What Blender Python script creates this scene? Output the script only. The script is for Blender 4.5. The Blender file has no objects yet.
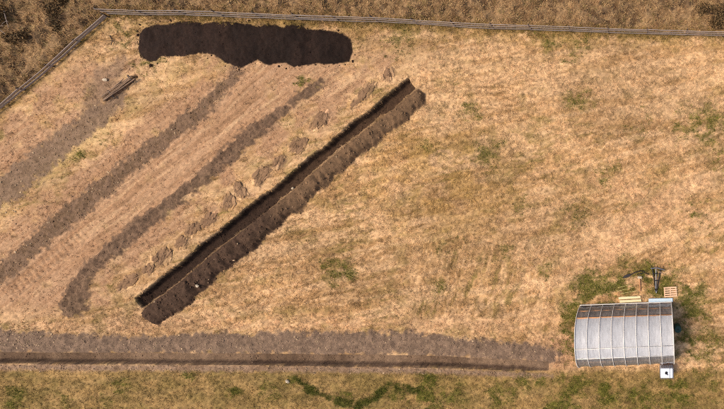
import bpy, bmesh, math, random
import numpy as np
from mathutils import Vector, Matrix

random.seed(7)
RNG = np.random.default_rng(11)
R = math.radians
scene = bpy.context.scene
COL = scene.collection

# ------------------------------------------------------------------ camera, sky, sun, exposure
# metres: the photograph spans 60.3 m at ground level (12 photo pixels to the metre); the drone hangs 32 m up
PPM = 12.0
CAM_H = 32.0
NADIR = (640.0, 204.5)
def wx(px): return (px - 362.0) / PPM
def wy(py): return (204.5 - py) / PPM
cam_d = bpy.data.cameras.new('drone_camera')
cam = bpy.data.objects.new('drone_camera', cam_d); COL.objects.link(cam)
cam.location = (wx(NADIR[0]), wy(NADIR[1]), CAM_H)
cam.rotation_euler = (0, 0, 0)
cam_d.sensor_width = 36.0
cam_d.lens = 36.0 * CAM_H / (724.0 / PPM)
cam_d.shift_x = (362.0 - NADIR[0]) / 724.0
cam_d.clip_end = 3000
scene.camera = cam

SUN_EL, SUN_AZ = R(54), R(190)           # azimuth: direction TOWARDS the sun, counter-clockwise from +x
world = bpy.data.worlds.new('World'); scene.world = world
world.use_nodes = True
wn = world.node_tree
sky = wn.nodes.new('ShaderNodeTexSky'); sky.sky_type = 'NISHITA'; sky.sun_disc = False
sky.sun_elevation = SUN_EL; sky.sun_rotation = math.pi / 2 - SUN_AZ
sky.dust_density = 4.0; sky.air_density = 1.0; sky.ozone_density = 1.0
wn.links.new(sky.outputs[0], wn.nodes['Background'].inputs[0])
wn.nodes['Background'].inputs[1].default_value = 0.11
sun_d = bpy.data.lights.new('sun', 'SUN'); sun_d.energy = 1.5; sun_d.angle = R(24); sun_d.color = (1.0, 0.90, 0.74)
sun = bpy.data.objects.new('sun', sun_d); COL.objects.link(sun)
sd = Vector((math.cos(SUN_AZ) * math.cos(SUN_EL), math.sin(SUN_AZ) * math.cos(SUN_EL), math.sin(SUN_EL)))
sun.rotation_euler = sd.to_track_quat('Z', 'Y').to_euler(); sun.location = (0, 0, 60)
scene.view_settings.view_transform = 'Standard'; scene.view_settings.look = 'None'
scene.view_settings.gamma = 1.0; scene.view_settings.use_curve_mapping = False
scene.view_settings.exposure = 0.52
scene.cycles.use_denoising = False; scene.cycles.filter_width = 1.0; scene.cycles.max_bounces = 6; scene.cycles.transparent_max_bounces = 12

# ------------------------------------------------------------------ helpers
def srgb(r, g, b):
    f = lambda c: (c / 255 / 12.92) if c <= 10.3 else ((c / 255 + 0.055) / 1.055) ** 2.4
    return np.array([f(r), f(g), f(b)])

def tag(o, label=None, cat=None, group=None, kind=None):
    if label: o['label'] = label
    if cat: o['category'] = cat
    if group: o['group'] = group
    if kind: o['kind'] = kind
    return o

def empty(name, loc=(0, 0, 0), rz=0.0):
    o = bpy.data.objects.new(name, None); COL.objects.link(o)
    o.location = loc; o.rotation_euler = (0, 0, rz); o.empty_display_size = 0.2
    return o

def link(name, me, mat, parent=None):
    o = bpy.data.objects.new(name, me); COL.objects.link(o)
    if mat is not None and not me.materials: me.materials.append(mat)
    if parent is not None: o.parent = parent
    return o

def hash2(ix, iy, seed):
    h = (ix.astype(np.int64) * 374761393 + iy.astype(np.int64) * 668265263 + seed * 1442695041) & 0x7fffffff
    h = ((h ^ (h >> 13)) * 1274126177) & 0x7fffffff
    h = ((h ^ (h >> 16)) * 374761393) & 0x7fffffff
    return ((h ^ (h >> 15)) & 0xffffff) / float(0xffffff)

def vnoise(x, y, seed=0):
    ix = np.floor(x); iy = np.floor(y)
    fx = x - ix; fy = y - iy
    fx = fx * fx * (3 - 2 * fx); fy = fy * fy * (3 - 2 * fy)
    a = hash2(ix, iy, seed); b = hash2(ix + 1, iy, seed); c = hash2(ix, iy + 1, seed); d = hash2(ix + 1, iy + 1, seed)
    return (a * (1 - fx) + b * fx) * (1 - fy) + (c * (1 - fx) + d * fx) * fy

def fbm(x, y, seed=0, octv=4, gain=0.5):
    s = 0; a = 1; t = 0
    for k in range(octv):
        s = s + a * vnoise(x * 2 ** k + 17.3 * k, y * 2 ** k - 9.1 * k, seed + k * 31); t += a; a *= gain
    return s / t

def sstep(a, b, x):
    t = np.clip((x - a) / (b - a), 0, 1); return t * t * (3 - 2 * t)

def lerp(a, b, t): return a + (b - a) * t

# ------------------------------------------------------------------ terrain: where everything lies (photo-plan units of 1/12 m on the ground)
UD = np.array([0.778, -0.6286]); ND = np.array([0.6286, 0.778])          # along the diagonal trench / towards its spoil side
T1A = np.array([139.5, 303.0]); T1L = 350.0

def poly_mask(px, py, pts):
    inside = np.zeros(px.shape, bool); n = len(pts)
    for i in range(n):
        x1, y1 = pts[i]; x2, y2 = pts[(i + 1) % n]
        cond = ((y1 > py) != (y2 > py))
        xi = (x2 - x1) * (py - y1) / ((y2 - y1) if y2 != y1 else 1e-9) + x1
        inside ^= cond & (px < xi)
    return inside

def poly_dist(px, py, pts):
    """signed distance, positive inside"""
    d = np.full(px.shape, 1e9); n = len(pts)
    for i in range(n):
        a = pts[i]; b = pts[(i + 1) % n]
        d = np.minimum(d, seg_dist(px, py, a, b)[0])
    return np.where(poly_mask(px, py, pts), d, -d)

def seg_dist(px, py, a, b):
    ex, ey = b[0] - a[0], b[1] - a[1]; L2 = ex * ex + ey * ey + 1e-9
    t = np.clip(((px - a[0]) * ex + (py - a[1]) * ey) / L2, 0, 1)
    return np.hypot(px - a[0] - t * ex, py - a[1] - t * ey), t

def strip(px, py, pts):
    """variable-width strip: pts (x, y, halfwidth); returns halfwidth - distance (max over segments)"""
    best = np.full(px.shape, -1e9)
    for (x1, y1, w1), (x2, y2, w2) in zip(pts[:-1], pts[1:]):
        d, t = seg_dist(px, py, (x1, y1), (x2, y2))
        best = np.maximum(best, w1 + (w2 - w1) * t - d)
    return best

BLACK = [(120 + x / 2.896, y / 2.896) for x, y in
  [(55,100),(75,80),(100,72),(135,70),(165,65),(200,60),(240,66),(300,60),(350,65),(385,72),(402,80),(415,72),(430,68),(455,72),(470,83),(485,74),(500,70),(525,73),(540,83),(580,85),
   (640,95),(668,110),(676,150),(665,180),(620,188),(575,185),(545,190),(500,196),(482,182),(455,185),(430,191),(412,183),(400,175),(375,186),(350,199),(330,192),(308,183),(295,175),(270,160),(230,155),
   (190,165),(120,165),(104,178),(90,182),(65,172),(52,150)]]
S1 = [(-60,240,16),(0,194,15),(50,154,13),(100,114,11),(120,97,7)]
S1B = [(96,100,14),(104,78,16),(120,66,9)]
S2 = [(-60,322,10),(0,276,9.5),(72,212,11),(150,150,9),(200,112,8.5),(236,74,6)]
S3 = [(320,82,5),(278,114,6.5),(256,131,9),(236,147,9.5),(199,182,8),(156,214,8),(133,232,9),(104,256,8),(84,276,8),(78,292,13),(74,303,16)]
BANK = [(-80,326),(0,329),(60,332),(120,335),(180,334),(240,332),(330,331),(400,331),(432,333),(480,338),(520,342),(546,345),(560,352),(556,363),(520,361.5),(480,359.5),(430,356.5),(240,354.5),(0,353.4),(-80,353.4)]
T2C = [(-90,357.6,5.2),(0,357.8,5.2),(240,359.2,5.4),(430,361.3,5.6),(500,364.6,5.0),(549,366.4,4.6)]
BERM = [(-90,366.3,4),(0,366.5,4),(240,368,4),(430,370,4),(500,373.5,3.5),(552,375.5,2.5)]
FENCE_TOP = [(112,14),(240,17.5),(370,22),(500,29),(620,33.5),(800,38)]
FENCE_LEFT = [(112,14),(54,66),(4,108),(-60,161)]
CLODS = [(388,75,9,6),(367,91,12,6),(355,104,7,5),(319,121,14,7),(299,145,12,8),(279,162,9,6),(261,176,13,8),(241,190,8,9),(228,202,11,7),(209,220,9,7),(193,229,10,6),(182,242,10,6),(163,257,14,8),(149,269,8,6),(128,282,14,7)]
GREEN = [(490,152,16,.5),(470,112,9,.5),(702,128,24,.55),(724,160,14,.4),(340,273,14,.6),(327,268,8,.4),(612,176,14,.4),(576,98,12,.45),(566,60,10,.4),(438,290,10,.35),(697,212,14,.5),(600,290,26,1.0),(574,312,14,1.0),(568,335,14,.9),(570,352,12,.7),(620,283,16,.8),
  (692,298,14,.9),(692,318,18,1.0),(690,345,18,1.0),(700,365,14,.7),(712,338,14,.35),(240,52,0,0),(302,80,6,.6),(430,150,9,.4),(520,205,10,.3),(548,265,12,.35),(450,245,14,.3),(630,268,16,.45),(655,280,22,.9),(668,290,12,.7),(505,250,10,.3),
  (575,215,14,.25),(640,120,14,.25),(150,60,16,.4),(120,40,14,.35),(100,140,10,.4),(80,155,9,.45),(125,20,12,.35),(400,40,20,.35),(545,36,14,.6),(580,44,10,.4),(240,30,0,0),(575,385,14,.75),(605,395,16,.75),(640,398,14,.75),(676,392,18,.8),(563,408,16,.95),
  (430,381,12,.8),(425,398,16,.85),(455,395,12,.6),(500,398,14,.55),(520,384,14,.5),(545,378,8,.5),(16,391,10,.75),(10,405,9,.6),(60,400,12,.3),(121,389,8,.6),(100,402,9,.35),(232,389,7,.95),(187,378,7,.75),(290,380,7,.6),(265,390,9,.35),
  (343,392,6,.95),(397,392,7,.95),(700,372,12,.4),(715,392,12,.4)]
WEEDS = [[(296,378,2.5),(303,384,4),(315,392,4),(330,397,3)],[(338,401,5),(350,404,5),(362,404,5),(374,398,4.5),(383,390,5),(388,383,4)],[(388,383,3),(402,387,4),(418,391,4)]]

def layout(px, py):
    m = {}
    n1 = fbm(px / 7, py / 7, 3, 4) - .5
    n2 = fbm(px / 22, py / 22, 5, 4) - .5
    n3 = vnoise(px / 2.3, py / 2.3, 9) - .5
    m['n1'], m['n2'], m['n3'] = n1, n2, n3
    rx, ry = px - T1A[0], py - T1A[1]
    s = rx * UD[0] + ry * UD[1]; t = rx * ND[0] + ry * ND[1]
    m['s'], m['t'] = s, t
    k = np.clip(s / T1L, 0, 1)
    e = n3 * .9 + n1 * 1.6
    wob = (vnoise(s / 45, s * 0, 24) - .5) * 1.8; t = t + wob; m['t'] = t
    m['t1'] = np.minimum(np.minimum(6.2 + e * 1.3 + (vnoise(s / 20, t * 0, 26) - .5) * 3 - np.abs(t), s + 1.5 + 2 * n1), T1L + n1 * 3 - s)      # >0 inside trench
    outer = 8 + lerp(23, 17.5, sstep(.0, .95, k)) + n2 * 6 + n1 * 8 + n3 * 2.2
    lowend = -3 + np.abs(t - 14) * .35
    m['sp1'] = np.minimum(np.minimum(t - 7.6 - n3 * .8, outer - t), np.minimum(s - lowend + n1 * 6 + 2, T1L + 4 - .03 * (t - 14) ** 2 * 1.5 - s + n1 * 4))
    m['sp1u'] = np.clip((t - 7.6) / np.maximum(outer - 7.6, 1), 0, 1)
    m['t2'] = strip(px, py, T2C) + n3 * .5 + n1 * 1.0
    m['t2'] = np.minimum(m['t2'], 549 - px + n1 * 4)
    m['bank'] = poly_dist(px, py, BANK) + n1 * 8 + n2 * 3 + n3 * 1.2
    m['berm'] = strip(px, py, BERM) + n1 * 2.5 + n3 * 1.6
    m['black'] = poly_dist(px, py, BLACK) + n3 * 1.1 + n1 * 2.0
    m['s1'] = strip(px, py, S1) + n1 * 8 + n3 * 2 + n2 * 6
    m['s1b'] = strip(px, py, S1B) + n1 * 22 + n3 * 4 + n2 * 10
    m['s2'] = strip(px, py, S2) + n1 * 6 + n3 * 2 + n2 * 3
    m['s3'] = strip(px, py, S3) + n1 * 7 + n3 * 1.6
    # fence line: side
    top = np.interp(px, [p[0] for p in FENCE_TOP], [p[1] for p in FENCE_TOP])
    lx = np.interp(py, [p[1] for p in FENCE_LEFT], [p[0] for p in FENCE_LEFT])
    m['rough'] = np.maximum(top - 3.5 - py, lx - 6 - px) + n1 * 5
    g = np.zeros(px.shape)
    for (gx, gy, gr, gs) in GREEN:
        if gr: g = np.maximum(g, gs * (1 - sstep(.2, 1.5, np.hypot(px - gx + 26 * n2, (py - gy) * 1.15 + 22 * n1) / gr)))
    m['green'] = np.clip(g * sstep(.36, .62, fbm(px / 9, py / 6.5, 21, 5, .62)) * 1.5, 0, 1)
    w = np.full(px.shape, -1e9)
    for ws in WEEDS: w = np.maximum(w, strip(px, py, ws))
    m['weed'] = sstep(-1.5, 1.5, w * .8 - .8 + n1 * 7 + n3 * 1.5) * (.45 + .55 * sstep(.35, .55, fbm(px / 5, py / 5, 23, 3) + .08))
    m['pit'] = strip(px, py, [(106, 99, 3.4), (122, 87, 4.2), (136, 77, 3)]) + n1 * 3
    c = np.zeros(px.shape)
    for (cx, cy, a, b) in CLODS:
        qx = (px - cx) * UD[0] + (py - cy) * UD[1]; qy = (px - cx) * ND[0] + (py - cy) * ND[1]
        c = np.maximum(c, 1 - sstep(.55, 1.05, np.hypot(qx / a, qy / b) + n1 * .9 + n3 * .3))
    m['clod'] = c
    return m

def undul(px, py):
    return (fbm(px / 90, py / 90, 40, 3) - .5) * .25 + (fbm(px / 9, py / 9, 41, 3) - .5) * .09

def n_ladder(px, py): return vnoise(px / 3, py / 3, 48)
def height(px, py, m):
    s, t = m['s'], m['t']
    h = (fbm(px / 9, py / 9, 41, 3) - .5) * .07 + (vnoise(px / 2.4, py / 2.4, 42) - .5) * .035
    rough = sstep(-2, 6, m['rough'])
    h = h + rough * ((fbm(px / 12, py / 12, 45, 4) - .35) * .45 + (vnoise(px / 4.5, py / 4.5, 46) - .3) * .22)
    # tractor tracks and scrape ridges along the strips
    leftzone = sstep(2, 40, -t) * sstep(-150, -110, t) * sstep(325, 300, py) * (1 - rough)
    h = h + leftzone * (fbm((t + 5 * m['n2']) / 4.5, s / 60, 50, 3) - .5) * .08
    dl, tl = seg_dist(px, py, (8, 296), (84, 232)); lad = sstep(8, 6.5, dl) * ((tl * 99 / 6.2 + .35 * n_ladder(px, py)) % 1 < .38) * (tl > 0) * (tl < 1)
    h = h - lad * .05 - .04 * sstep(1.6, .6, np.abs(dl - 7.4)) * (tl > 0) * (tl < 1)
    # strips of backfilled soil, a little proud and lumpy
    lump = fbm(px / 4, py / 4, 60, 4) - .5
    for key, up, lu in (('s1', .01, .06), ('s2', .02, .13), ('s3', .10, .24)):
        k = sstep(0, 4, m[key]); h = h + k * (up + lump * lu)
    # bank beside the long trench
    k = sstep(0, 9, m['bank']); h = h + k * (.14 + lump * .13)
    k = sstep(0, 3, m['berm']); h = h + k * (.05 + lump * .10)
    # spoil beside the diagonal trench; ribs where the bucket let go
    u = m['sp1u']
    prof = np.clip(np.sin(np.pi * np.clip(u * .93 + .07, 0, 1)), 0, 1) ** .7
    k = sstep(0, 4, m['sp1'])
    rib = (vnoise((s + 4 * m['n1']) / 4.2, t / 22, 70) - .5) * .30 + lump * .20 + (vnoise(s / 17, t * 0, 73) - .5) * .22
    h = h + k * (.34 * prof + rib * .8 * (.4 + .6 * prof))
    k = sstep(0, 6, m['black'])
    h = h + k * (.08 + (fbm(px / 13, py / 13, 80, 4) - .5) * .26 + lump * .08)
    h = h + m['clod'] * (.05 + lump * .18)
    h = h - .22 * sstep(0, 2.5, m['pit'])
    # the trenches, steep sides
    w1 = np.clip((m['t1'] + .3) / 2.0, 0, 1)
    endramp = lerp(.8, 1, sstep(0, 25, T1L - s)) * lerp(.55, 1, sstep(0, 10, s))
    h = lerp(h, -.56 * endramp + lump * .10 + (vnoise(s / 8, t / 3, 71) - .5) * .08, w1)
    w2 = np.clip((m['t2'] + .3) / 1.9, 0, 1)
    d2 = -.62 * lerp(.35, 1, sstep(0, 40, 549 - px))
    h = lerp(h, d2 + lump * .07 + (vnoise(px / 5, py / 9, 72) - .5) * .10, w2)
    return h

FINE = 0.07
def axis(lo, hi, far):
    a = list(np.arange(lo, hi + 1e-6, FINE)); st = FINE; up = []; v = a[-1]
    while v < far: st *= 1.07 if st < .6 else 1.3; v += st; up.append(v)
    st = FINE; dn = []; v = a[0]
    while v > -far: st *= 1.07 if st < .6 else 1.3; v -= st; dn.append(v)
    return np.array(dn[::-1] + a + up)
GX = axis(-31.5, 31.0, 900); GY = axis(-18.0, 18.2, 900)
NX, NY = len(GX), len(GY)
XX, YY = np.meshgrid(GX, GY)
PXX, PYY = 362 + XX * PPM, 204.5 - YY * PPM
M = layout(PXX, PYY)
HH = height(PXX, PYY, M)

def ground_z(x, y):
    """bilinear height of the terrain at world points"""
    x = np.atleast_1d(np.asarray(x, float)); y = np.atleast_1d(np.asarray(y, float))
    i = np.clip(np.searchsorted(GX, x) - 1, 0, NX - 2); j = np.clip(np.searchsorted(GY, y) - 1, 0, NY - 2)
    fx = np.clip((x - GX[i]) / (GX[i + 1] - GX[i]), 0, 1); fy = np.clip((y - GY[j]) / (GY[j + 1] - GY[j]), 0, 1)
    return (HH[j, i] * (1 - fx) + HH[j, i + 1] * fx) * (1 - fy) + (HH[j + 1, i] * (1 - fx) + HH[j + 1, i + 1] * fx) * fy
def gz(x, y): return float(ground_z(x, y)[0])
def at(px, py, dz=0.0):
    x, y = wx(px), wy(py); return Vector((x, y, gz(x, y) + dz))

# ---- what the ground is made of (its own colour: straw, soil, weeds; rough ground also has painted tussock shadow)
C_STRAW = srgb(187, 145, 99); C_PALE = srgb(207, 166, 121); C_OLIVE = srgb(140, 117, 65); C_BROWN = srgb(147, 110, 69)
C_TAN = srgb(170, 128, 94); C_GREEN = srgb(98, 96, 36); C_DARKGREEN = srgb(52, 62, 16)
C_SOIL = srgb(114, 88, 64); C_SOILD = srgb(90, 68, 50); C_SOILG = srgb(130, 104, 80); C_MOIST = srgb(78, 58, 44); C_BLACK = srgb(46, 31, 23)
C_ROUGH = srgb(152, 120, 84); C_ROUGHD = srgb(100, 78, 56)  # darker tone: brown growth plus painted shadow between tussocks

def ground_colour(px, py, m):
    s, t = m['s'], m['t']
    n1, n2, n3 = m['n1'], m['n2'], m['n3']
    E = lambda w: np.asarray(w)[..., None]
    # swathes: mowing streaks, nearly level on the right, along the strips on the left
    sw = fbm((px - .25 * py) / 60, (py + .18 * px) / 7, 101, 4)
    c = lerp(C_STRAW, C_PALE, E(sstep(.42, .68, sw)))
    c = lerp(c, C_BROWN, E(.4 * sstep(.52, .34, sw) * sstep(.35, .65, fbm(px / 30, py / 30, 103, 3))))
    # mown and driven grain: its direction changes from one part of the field to the next
    zone = sstep(.36, .66, fbm(px / 38, py / 24, 153, 4))
    wtop = sstep(135, 95, py) * sstep(380, 440, px); wdia = sstep(165, 195, py) * sstep(290, 250, py) * sstep(545, 590, px)
    wver = sstep(225, 260, py) * sstep(395, 425, px) * sstep(580, 545, px); wdef = np.clip(1 - wtop - wdia - wver, 0, 1)
    dark = 0; pale = 0
    for w_, ang, sd_ in ((wdef, .30, 151), (wtop, .04, 251), (wdia, .62, 351), (wver, 1.35, 451)):
        u_, v_ = px * np.cos(ang) - py * np.sin(ang) + 14 * n2, px * np.sin(ang) + py * np.cos(ang) + 6 * n1 + 6 * n2
        dark = dark + w_ * sstep(.50, .66, fbm(u_ / 15, v_ / 2.6, sd_, 4, .6))
        pale = pale + w_ * np.maximum(sstep(.55, .70, fbm(u_ / 22, v_ / 1.7, sd_ + 6, 3, .6)), .8 * sstep(.56, .70, fbm(u_ / 50, v_ / 5, sd_ + 9, 3)))
    c = lerp(c, lerp(C_BROWN, C_OLIVE, E(sstep(.3, .7, fbm(px / 25, py / 25, 155, 3)))) * .88, E(np.clip(dark * (.36 + .6 * zone) + .12 * zone, 0, 1) * .85))
    c = lerp(c, C_PALE * 1.08, E(np.clip(pale, 0, 1) * .75 * (1 - zone * .45)))
    pt = fbm(px / 13, py / 10, 104, 5)
    c = lerp(c, C_OLIVE, E(.4 * sstep(.56, .74, pt)))
    bright = (1 - sstep(10, 26, np.abs(py - 68 - .05 * (px - 500)))) * sstep(300, 430, px) + (1 - sstep(8, 34, np.abs((px - 615) * .75 + (py - 225) * .65))) * sstep(160, 200, py) * sstep(285, 240, py)
    c = lerp(c, C_PALE, E(np.clip(bright, 0, 1) * .55 * sstep(.3, .6, sw)))
    worn2 = np.maximum.reduce([1 - sstep(5, 20, np.abs((px - 640) * .62 + (py - 222) * .78)), (1 - sstep(4, 14, np.abs((px - 690) * -.35 + (py - 215) * .93))) * .7]) * sstep(165, 190, py) * sstep(300, 262, py) * sstep(545, 590, px)
    worn2 = np.maximum(worn2, .8 * sstep(310, 322, py) * sstep(336, 328, py) * sstep(600, 540, px) * sstep(.3, .55, fbm(px / 30, py / 8, 122, 3)))
    c = lerp(c, lerp(srgb(206, 160, 118), srgb(216, 172, 128), E(fbm(px / 6, py / 3, 123, 3))), E(np.clip(worn2, 0, 1) * .6 * sstep(.25, .6, fbm(px / 9, py / 6, 124, 4) + .1)))
    gold = (1 - sstep(20, 90, np.hypot((px - 440) * .8, py - 180))) * sstep(.3, .6, fbm(px / 22, py / 16, 126, 4))
    c = lerp(c, srgb(178, 138, 76), E(gold * .55))
    broad = fbm((px + .5 * py) / 110, (py - .4 * px) / 45, 127, 3)
    c = c * E(.9 + .2 * sstep(.3, .7, broad))
    # left: driven and scraped ground between the strips
    left = sstep(4, 14, -t) * sstep(324, 300, py + 14 * n2) * sstep(50, 78, py + .03 * px + 30 * n2)
    bn = fbm(px / 15, py / 15, 112, 5, .6)
    tw = t + 3 * n2
    prof = np.interp(tw, [-330, -240, -215, -190, -166, -152, -138, -124, -112, -100, -70, -60, -50, -38, -26, -10], [.3, .45, .6, .5, .08, .15, .55, .75, .8, .95, .9, .8, .45, .6, .35, .1])
    bare = left * sstep(-.22, .22, prof + (bn - .5) * 1.5 - .5)
    soilc = lerp(srgb(170, 128, 94), srgb(186, 145, 110), E(sstep(.3, .7, fbm(t / 2.2, s / 60, 113, 4, .6))))
    c = lerp(c, soilc, E(bare * .88))
    yel = left * (1 - sstep(4, 13, np.abs(tw + 160))) * sstep(.35, .55, fbm(px / 20, py / 20, 117, 3) + .08)
    c = lerp(c, srgb(206, 172, 112), E(yel * .45))
    tq = t + 5 * n2 + 1.2 * n1
    lines = (sstep(.56, .78, fbm(tq / 2.6, s / 70 + 3, 115, 3)) - .9 * sstep(.46, .26, fbm(tq / 3.1, s / 60 + 9, 119, 3))) * left * sstep(.38, .62, fbm(px / 28, py / 28, 121, 3))
    c = lerp(c, srgb(142, 106, 74), E(np.clip(lines, 0, 1) * .6)); c = lerp(c, srgb(212, 172, 128), E(np.clip(-lines, 0, 1) * .55))
    # south of the long trench: browner and greener
    south = sstep(366, 374, py)
    c = lerp(c, lerp(srgb(160, 127, 76), srgb(132, 107, 60), E(sstep(.3, .7, fbm(px / 15, py / 8, 114, 4)))), E(south * .85))
    nearfence = (1 - sstep(2, 26, -m['rough'])) * sstep(4, -2, m['rough'])
    c = lerp(c, srgb(158, 128, 72), E(nearfence * .7 * sstep(.3, .6, fbm(px / 9, py / 9, 116, 3))))
    c = lerp(c, C_GREEN, E(np.clip(m['green'], 0, 1) * .75))
    c = lerp(c, C_OLIVE * .8, E(south * .6 * sstep(.5, .7, fbm(px / 17, py / 12, 118, 4))))
    c = lerp(c, C_DARKGREEN, E(m['weed'] * .85))
    # rough ground beyond the fence; its dark mottle also paints shadow between tussocks
    rg = sstep(-3, 4, m['rough'])
    rn = fbm(px / 18, py / 18, 120, 4)
    c = lerp(c, lerp(C_ROUGH, C_ROUGHD, E(sstep(.48, .64, rn))), E(rg))
    # worn ground by the trench end
    worn = 1 - sstep(8, 30, np.hypot((px - 556) * .8, py - 352)); c = lerp(c, srgb(186, 142, 108), E(worn * .6))
    # soils
    mixn = fbm(px / 3.5, py / 3.5, 130, 3)
    def soil(c, key, ca, cb, w=2.0, op=1.0, keep=0.0):
        k = sstep(-w * .5, w, m[key] + (mixn - .5) * keep)
        return lerp(c, lerp(ca, cb, E(sstep(.3, .7, mixn))), E(k * op))
    c = soil(c, 's1b', srgb(128, 102, 80), srgb(146, 117, 92), 8, .75, 12)
    c = soil(c, 's1', srgb(122, 97, 75), srgb(138, 111, 88), 4, .93, 12)
    c = soil(c, 's2', srgb(108, 84, 62), srgb(126, 99, 77), 3.0, .93, 13)
    c = soil(c, 's3', srgb(92, 71, 55), srgb(120, 94, 73), 2.8, .92, 12)
    c = soil(c, 'berm', srgb(150, 122, 100), srgb(132, 104, 82), 3, .85, 4)
    c = soil(c, 'bank', srgb(134, 109, 89), srgb(116, 94, 77), 3, .95, 9)
    c = lerp(c, lerp(srgb(106, 80, 60), srgb(132, 102, 76), E(mixn)), E(m['clod'] * .92))
    damp = E(sstep(215, 120, s + n2 * 60))
    k = np.maximum(sstep(-.6, 1.2, m['sp1']), .7 * sstep(-.6, .6, np.minimum(np.minimum(t - 5, 12 - t), np.minimum(s + 1, T1L - s)))); ca = lerp(srgb(112, 86, 62), C_MOIST, damp)
    c = lerp(c, lerp(ca * .85, ca * 1.25, E(mixn)), E(k))
    k = sstep(-.4, .6, m['t1']); ca = lerp(srgb(76, 56, 41), srgb(58, 42, 32), damp)
    c = lerp(c, lerp(ca * .85, ca * 1.2, E(mixn)), E(k))
    k = sstep(-.4, .6, m['t2']); ca = lerp(srgb(106, 84, 66), srgb(136, 111, 89), E(sstep(.2, .8, fbm(px / 24, py / 60, 133, 4))))
    c = lerp(c, lerp(ca * .9, ca * 1.15, E(mixn)), E(k))
    k = sstep(-.3, .8, m['black']); c = lerp(c, lerp(C_BLACK * .6, C_BLACK * 1.35, E(.6 * sstep(.25, .75, fbm(px / 9, py / 30, 135, 4)) + .4 * mixn)) * E(lerp(1.1, .72, sstep(215, 240, px + 20 * n1))), E(k))
    c = lerp(c, srgb(64, 46, 36), E(sstep(-.5, 1.5, m['pit']) * .9))
    # trodden earth under the tunnel
    ins = sstep(0, 2, np.minimum(47 - np.abs(px - 627), 29 - np.abs(py - 333)))
    c = lerp(c, lerp(srgb(88, 70, 54), srgb(112, 92, 66), E(fbm(px / 5, py / 5, 137, 3))), E(ins))
    # fine mottling
    soft = np.clip(np.maximum.reduce([sstep(-1, 1, m[q]) for q in ('s1', 's2', 's3', 'bank', 'sp1', 't1', 't2', 'berm', 'black')]) + .9 * left, 0, 1) * .55
    mot = lerp(1, .83 + .34 * sstep(.25, .75, vnoise(px / 1.9, py / 1.7, 140)), 1 - soft) * lerp(1, .90 + .20 * sstep(.25, .75, fbm(px / 5.5, py / 3.6, 143, 3)), 1 - soft)
    return np.clip(c * E(mot), 0, 1)

# ------------------------------------------------------------------ materials
def mat_new(name):
    m = bpy.data.materials.new(name); m.use_nodes = True
    return m, m.node_tree, m.node_tree.nodes['Principled BSDF']

def mat_ground(name, rough=.95, fine=22.0, amp=.35, bump=.5, bdist=.03):
    m, nt, b = mat_new(name); N = nt.nodes; L = nt.links
    at_ = N.new('ShaderNodeAttribute'); at_.attribute_name = 'tone'
    geo = N.new('ShaderNodeNewGeometry')
    n = N.new('ShaderNodeTexNoise'); n.inputs['Scale'].default_value = fine; n.inputs['Detail'].default_value = 6; n.inputs['Roughness'].default_value = .7
    L.new(geo.outputs['Position'], n.inputs['Vector'])
    n2 = N.new('ShaderNodeTexNoise'); n2.inputs['Scale'].default_value = 3.2; n2.inputs['Detail'].default_value = 5
    L.new(geo.outputs['Position'], n2.inputs['Vector'])
    mr = N.new('ShaderNodeMapRange'); mr.inputs[1].default_value = .3; mr.inputs[2].default_value = .7; mr.inputs[3].default_value = 1 - amp; mr.inputs[4].default_value = 1 + amp
    L.new(n.outputs['Fac'], mr.inputs[0])
    mr2 = N.new('ShaderNodeMapRange'); mr2.inputs[1].default_value = .3; mr2.inputs[2].default_value = .7; mr2.inputs[3].default_value = .9; mr2.inputs[4].default_value = 1.1
    L.new(n2.outputs['Fac'], mr2.inputs[0])
    mu = N.new('ShaderNodeMath'); mu.operation = 'MULTIPLY'; L.new(mr.outputs[0], mu.inputs[0]); L.new(mr2.outputs[0], mu.inputs[1])
    vm = N.new('ShaderNodeVectorMath'); vm.operation = 'SCALE'; L.new(at_.outputs['Color'], vm.inputs[0]); L.new(mu.outputs[0], vm.inputs['Scale'])
    L.new(vm.outputs[0], b.inputs['Base Color'])
    bp = N.new('ShaderNodeBump'); bp.inputs['Strength'].default_value = bump; bp.inputs['Distance'].default_value = bdist
    L.new(n.outputs['Fac'], bp.inputs['Height']); L.new(bp.outputs[0], b.inputs['Normal'])
    b.inputs['Roughness'].default_value = rough; b.inputs['Specular IOR Level'].default_value = .15
    return m

def mat_attr(name, rough=.9, trans=0.0):
    m, nt, b = mat_new(name)
    a = nt.nodes.new('ShaderNodeAttribute'); a.attribute_name = 'tone'
    nt.links.new(a.outputs['Color'], b.inputs['Base Color'])
    b.inputs['Roughness'].default_value = rough; b.inputs['Specular IOR Level'].default_value = .1
    return m

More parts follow.
